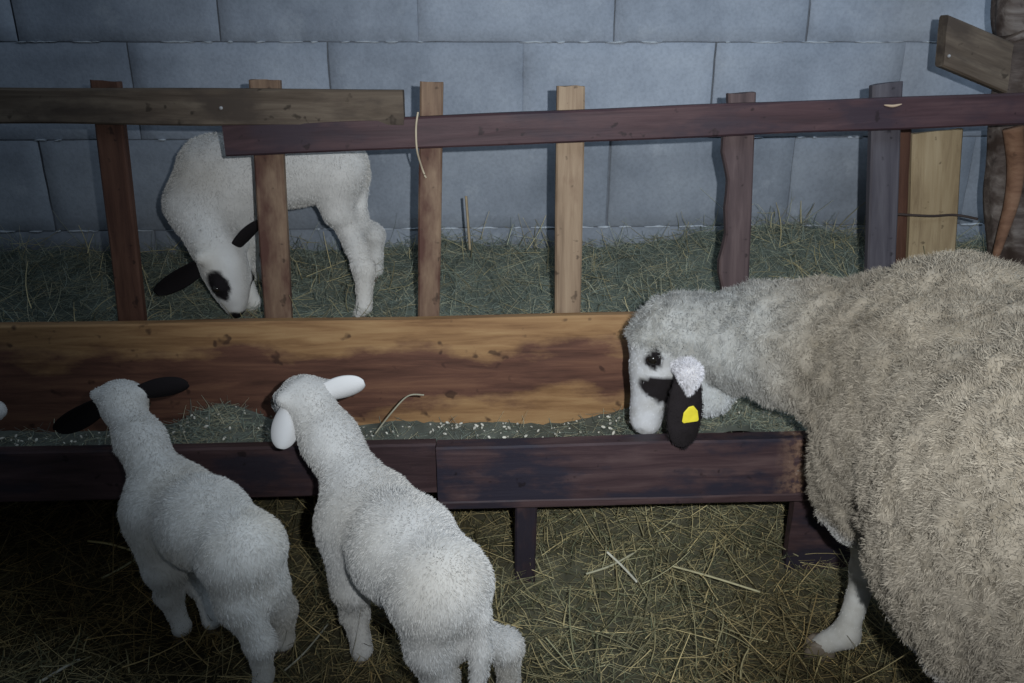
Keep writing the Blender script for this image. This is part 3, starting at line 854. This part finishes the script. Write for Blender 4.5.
# --- black eared lamb in front, left
g0 = lambda p: Vector((p.x, p.y, ground(p.x, p.y)+.004))
sk = atY(122, 402, 1.415)
build_lamb('white lamb with black ears standing at the left end of the manger, seen from behind', 0,
    atZ(242, 547, .320), atZ(204, 520, .322), atZ(168, 496, .325),
    [atZ(160, 478, .36), atY(140, 440, 1.36), atY(126, 412, 1.40)],
    sk, (-.12, .80, -.60), .98,
    [g0(atZ(183, 643, .01)), g0(atZ(213, 636, .01))], [g0(atZ(263, 692, .01)), g0(atZ(284, 656, .01))],
    [(sk+Vector((-.030, -.004, .004)), atY(55, 432, 1.44), (0, -.4, 1)), (sk+Vector((.030, 0, .016)), atY(190, 384, 1.43), (0, -.4, 1))],
    tuple(BLACK), [atZ(254, 548, .335), atZ(268, 566, .29), atZ(274, 588, .24)], seed=3, rt=(.062, .061, .052), rn=(.039, .036, .033), earw=.060, sz=.90,
    base=(.66, .66, .64))
# --- white eared lamb in front, middle
sk = atY(304, 400, 1.405)
build_lamb('all white lamb with white ears reaching over the middle of the manger', 0,
    atZ(440, 584, .320), atZ(403, 546, .322), atZ(367, 508, .33),
    [atZ(352, 478, .37), atY(330, 440, 1.35), atY(312, 412, 1.39)],
    sk, (-.52, .70, -.22), 1.14,
    [g0(atZ(362, 668, .01)), g0(atZ(405, 640, .01))], [g0(atZ(438, 735, .01)), g0(atZ(506, 700, .01))],
    [(sk+Vector((-.018, -.040, .004)), atY(280, 450, 1.335), (1, 0, 0)), (sk+Vector((.030, -.006, .012)), atY(366, 383, 1.41), (0, -.3, 1))],
    (.66, .66, .66), [atZ(466, 592, .335), atZ(480, 618, .28), atZ(482, 650, .22), atZ(478, 680, .17)], seed=5, rt=(.078, .074, .062), rn=(.050, .046, .044), sz=.98, earw=.060,
    base=(.58, .575, .56))
# --- lamb behind the rack
BZ = .47
def gb(u, Y): 
    p = atY(u, 300, Y); return Vector((p.x, Y, ground_back(p.x, Y)-.01))
sk = atY(223, 262, 1.865)
build_lamb('white lamb with black ears and black eye patches feeding behind the rack', BZ-.03,
    atY(334, 168, 1.99), atY(285, 163, 1.99), atY(226, 178, 1.98),
    [atY(212, 172, 1.97), atY(196, 205, 1.92), atY(212, 240, 1.88)],
    sk, (.34, -.20, -.86), 1.36,
    [gb(262, 2.04), gb(250, 1.93)], [gb(374, 2.06), gb(360, 1.90)],
    [(sk+Vector((-.036, 0, .004)), atY(154, 294, 1.87), (0, -.5, 1)), (sk+Vector((.030, 0, .030)), atY(264, 218, 1.84), (.3, -.5, .5))],
    tuple(BLACK), [atY(350, 150, 2.0), atY(362, 175, 2.0), atY(361, 215, 2.0), atY(358, 238, 2.0)],
    patches=[(.046, .036, .012, (.036, .018, .024), BLACK, .2, None), (.044, -.036, .002, (.028, .016, .018), BLACK, .2, None),
             (.098, 0, -.020, (.016, .024, .014), BLACK, .25, None)],
    seed=7, rt=(.084, .080, .085), rn=(.080, .064, .056), sz=.96, base=(.60, .59, .57), headup=(.85, -.70, .3), earw=.062, muz=.72)

# ================================================================== EWE
def build_ewe():
    che = np3(atZ(936, 405, .53)); mid = np3(atZ(1085, 545, .48)); 
    ax = mid-che; ax[2] = 0; ax /= np.linalg.norm(ax); sd = np.cross(UP, ax)       # ax points to the rump; sd to the sheep's left (towards the picture's left)
    if sd[0] > 0: sd = -sd
    mid = che+ax*.32; pel = che+ax*.62
    mid[2] = .48; pel[2] = .46
    n1 = np3(atY(828, 348, 1.38)); n2 = np3(atY(762, 340, 1.46)); n3 = np3(atY(700, 338, 1.50))
    skull = np3(atY(664, 336, 1.51))
    nose = np3(atY(644, 430, 1.515)); f, s, u, R = head_frame(nose-skull, (-.95, -.28, .20))
    # s = the sheep's side axis; make it point at the camera
    if s[1] > 0: s = -s
    R = np.stack([f, s, u], 1)
    allp = np.array([che, mid, pel, n1, n3, skull, nose])
    lo = allp.min(0)-.34; hi = allp.max(0)+.34; lo[2] = -.02
    lo[0] = skull[0]-.16; hi[1] = skull[1]+.2
    S = SDF(lo, hi, .0085)
    Rb = np.stack([ax, sd, UP], 1)
    S.ell(che+ax*.02, (.20, .185, .262), Rb, .06)
    S.ell(mid, (.30, .245, .285), Rb, .08)
    S.ell(pel, (.24, .225, .265), Rb, .08)
    S.ell(che-ax*.05+sd*.02-UP*.05, (.15, .14, .21), Rb, .05)
    S.ell(che-ax*.0-UP*.0+sd*.125-UP*.08, (.10, .06, .18), Rb, .04)    # shoulder
    S.cone(che-ax*.04+UP*.06, n1, .165, .118, .05); S.cone(n1, n2, .118, .098, .05); S.cone(n2, n3, .098, .084, .05)
    S.ell(skull, (.078, .062, .066), R, .05)
    S.ell(skull+f*.05+u*.004, (.075, .048, .050), R, .03)
    S.cone(skull+f*.08, skull+f*.185+u*.004, .052, .033, .025)
    S.ell(skull+f*.197-u*.004, (.026, .028, .027), R, .015)
    S.ell(skull+f*.10-u*.038, (.075, .026, .020), R, .02)
    for sg in (-1, 1):
        S.ell(skull+f*.024+s*sg*.041+u*.042, (.024, .014, .014), R, .014)
        S.cut_ell(skull+f*.198+s*sg*.014+u*.010, (.006, .005, .004), R, .004)
    # legs
    hv = []
    hf = np3(g0(atZ(823, 660, .01)))
    fronts = [(1, hf), (-1, hf-sd*.25+ax*.09)]
    rears = [(1, np.array((*(pel+sd*.13+ax*.06)[:2], 0))), (-1, np.array((*(pel-sd*.13+ax*.06)[:2], 0)))]
    for sg, ft in fronts:
        top = che+sd*sg*.115-UP*.10+ax*.01
        if sg == 1: top = np3(atZ(878, 500, .36))
        kn = top*.36+ft*.64+np.array((.0, 0, 0)); kn[2] = .19
        if sg == 1: kn = np3(atZ(866, 570, .20))
        fe = ft+UP*.065+ax*.020
        if sg == 1: fe = np3(atZ(846, 634, .068))
        S.cone(top, kn, .050, .026, .03); S.ell(kn, (.029,)*3, None, .012); S.cone(kn, fe, .023, .021, .012)
        S.ell(fe, (.027, .027, .027), None, .01); S.cone(fe, ft+UP*.025-ax*.010, .024, .021, .01); hv.append(ft-ax*.012)
    for sg, ft in rears:
        top = pel+sd*sg*.12-UP*.08; st = pel+sd*sg*.13-ax*.08-UP*.24; hk = ft+UP*.24+ax*.05; fe = ft+UP*.065+ax*.01
        S.cone(top, st, .11, .065, .05); S.cone(st, hk, .060, .033, .03); S.cone(hk, fe, .028, .022, .015)
        S.cone(fe, ft+UP*.02, .024, .022, .01); hv.append(ft)
    S.cone(pel+ax*.22+UP*.08, pel+ax*.27-UP*.12, .035, .025, .03)
    V, Fq = S.mesh(); V = relax(V, Fq, 2); Nn = vnormals(V, Fq)
    # how woolly: full on body and neck, fading to short hair on face and lower legs
    q = (V-skull)@R; headd = q[:, 0]
    nearhead = (np.linalg.norm(V-skull, axis=1) < .26) & (np.abs(q[:, 1]) < .075) & (np.abs(q[:, 2]) < .09)
    wl = np.ones(len(V)); wl = np.where(nearhead, np.clip(1-(headd-.005)/.03, .0, 1), wl)
    leg = np.clip((V[:, 2]-.25)/.08, 0, 1); wl = np.minimum(wl, leg)
    d = (vnoise(V, 26, 1)-.5)*.018+(vnoise(V, 60, 2)-.5)*.012+(vnoise(V*np.array((1, 1, .4)), 110, 4)-.5)*.008
    V = V+Nn*(d*wl)[:, None]; Nn = vnormals(V, Fq)
    WOOL = np.array((.275, .242, .194)); WHITE = np.array((.66, .67, .69))
    k = (vnoise(V, 9, 6)*.5+vnoise(V, 32, 7)*.5)[:, None]
    Cw = WOOL*(.75+.5*k)
    # greyer neck and head
    g = (np.clip((n1[0]-.03-V[:, 0])/.14, 0, 1)*np.clip((V[:, 1]-1.26)/.1, 0, 1))[:, None]; Cw = Cw*(1-g)+np.array((.36, .36, .345))*(.8+.4*k)*g
    C = Cw*wl[:, None]+WHITE*(.9+.12*k)*(1-wl[:, None])
    lowleg = (V[:, 2] < .30)[:, None] & (~nearhead[:, None]); C = np.where(lowleg & (wl[:, None] < .5), np.array((.50, .49, .46))*(.8+.3*k), C)
    qn = q+((vnoise(V, 80, 11)-.5)*.012)[:, None]
    def blob(c, r, col, soft=.2):
        nonlocal C
        dd = np.linalg.norm((qn-np.array(c))/np.array(r), axis=1); m = np.clip((1-dd)/soft+.5, 0, 1)[:, None]
        C = C*(1-m)+np.array(col)*m
    for sg in (-1, 1):
        blob((.030, sg*.050, .042), (.025, .025, .015), BLACK)                 # ring round the eye
        blob((.094, sg*.050, .006), (.028, .040, .062), BLACK*1.4)
        blob((.118, sg*.050, -.012), (.018, .036, .030), BLACK*1.4)                # cheek patch
    blob((.205, 0, -.012), (.012, .022, .012), (.10, .07, .07), .5)
    root = empty('sheep', (che+ax*.3)*np.array((1, 1, 0)))
    tag(root, 'large woolly grey sheep with yellow ear tag and black and white face at the manger', 'sheep')
    mesh_obj('body', V, Fq, M_skin, root, C)
    hairs('wool', V, Fq, Nn, C*1.05, 330000, .0105, .00045, M_wool, root, (.12, -.1, -.6), .9, np.where(wl < .3, 0, wl), 9, .10)
    hairs('short_hair', V, Fq, Nn, C, 14000, .0045, .0005, M_wool, root, tuple(f*1.2), .12, np.where(wl < .5, 1.0, 0.0), 10, .04, lie=.2)
    for i, h in enumerate(hv): hoof_mesh('hoof', h, (-1, .25, 0) if i == 0 else -ax, .021, .034, M_hoof, root)
    for sg in (-1, 1):
        ball('eye', skull+f*.030+s*sg*.0450+u*.042, .0125, M_eye, root)
    # near ear: black, hanging in front of the jaw, with the tag
    eb = atY(688, 372, 1.405); et = atY(683, 449, 1.400)
    e, (ev, ef, en, ec) = ear_mesh('ear', eb, et, (1, .15, 0), .078, M_skin, root, tuple(BLACK*1.6), .18, .007, tipp=2.6)
    e['label'] = 'black hanging ear with a yellow tag'
    hairs('ear_hair', ev, ef, en, ec, 3500, .005, .0005, M_wool, e, (0, 0, -.8), .3, None, 14, .2)
    # white tuft over the ear's root
    T = SDF(np3(atY(688, 372, 1.40))-.09, np3(atY(688, 372, 1.40))+.09, .004)
    T.cone(atY(684, 366, 1.43), atY(690, 374, 1.395), .022, .020, .02); T.cone(atY(690, 374, 1.395), atY(690, 392, 1.390), .018, .006, .015)
    tv, tf = T.mesh(); tn = vnormals(tv, tf); tc = np.tile(np.array((.68, .67, .70)), (len(tv), 1))
    tu = mesh_obj('ear_tuft', tv, tf, M_skin, root, tc); tu['label'] = 'white tuft at the root of the ear'
    hairs('tuft_hair', tv, tf, tn, tc, 4000, .006, .0005, M_wool, tu, (0, 0, -.7), .4, None, 15, .05)
    # throat and far jaw: pale
    T = SDF(np3(atY(714, 395, 1.52))-.12, np3(atY(714, 395, 1.52))+.12, .005)
    T.cone(atY(700, 372, 1.50), atY(712, 398, 1.49), .050, .030, .02); T.cone(atY(712, 398, 1.49), atY(705, 404, 1.49), .030, .022, .02)
    T.cone(atY(730, 384, 1.50), atY(716, 398, 1.49), .028, .024, .02)
    tv, tf = T.mesh(); tn = vnormals(tv, tf); tc = np.tile(np.array((.52, .54, .55)), (len(tv), 1))
    tu = mesh_obj('throat_tuft', tv, tf, M_skin, root, tc); tu['label'] = 'pale tuft under the throat'
    hairs('tuft_hair', tv, tf, tn, tc, 5000, .006, .0005, M_wool, tu, (0, 0, -.7), .4, None, 16, .06)
    # yellow tag: rounded triangle-topped plate with a stud
    c = atY(691, 415, 1.385); sc = 1.51/F*1.0
    outl = [(-9, 7), (-8, -3), (-3, -9), (2, -10), (7, -4), (9, 6), (8, 8), (-7, 9)]
    V = []; n = len(outl)
    for y in (0, .0025):
        for (a, b) in outl: V.append((c.x+a*sc, c.y+y+a*sc*.15, c.z-b*sc))
    Fc = [tuple(range(n)), tuple(range(n, 2*n))[::-1]]+[(i, i+n, (i+1) % n+n, (i+1) % n) for i in range(n)]
    tg = mesh_obj('ear_tag', V, Fc, M_tag, e, smooth=False)
    bm = tg.modifiers.new('bev', 'BEVEL'); bm.width = .0012; bm.segments = 2
    tube('stud', [Vector((c.x, c.y+.012, c.z+.003)), Vector((c.x, c.y-.002, c.z+.003))], .0035, M_tag, tg, 12) if False else None
    return root
build_ewe()

# a fourth lamb, almost wholly beyond the left edge of the picture
def copy_tree(o, parent=None):
    c = o.copy(); COL.objects.link(c)
    if parent is not None: c.parent = parent; c.matrix_parent_inverse = o.matrix_parent_inverse.copy()
    for ch in list(o.children): copy_tree(ch, c)
    return c
src = [o for o in bpy.data.objects if o.name == 'lamb.001'][0]
bpy.context.view_layer.update()
cp = copy_tree(src); cp['label'] = 'white lamb at the far left edge, all but a sliver of it out of frame'
skw = atY(304, 400, 1.405)-src.location; rot = Matrix.Rotation(math.radians(-80), 3, 'Z')
tgt = atY(-78, 408, 1.40); cp.rotation_euler = (0, 0, math.radians(-80))
d = rot@Vector((skw.x, skw.y, 0)); cp.location = Vector((tgt.x-d.x, tgt.y-d.y, src.location.z))
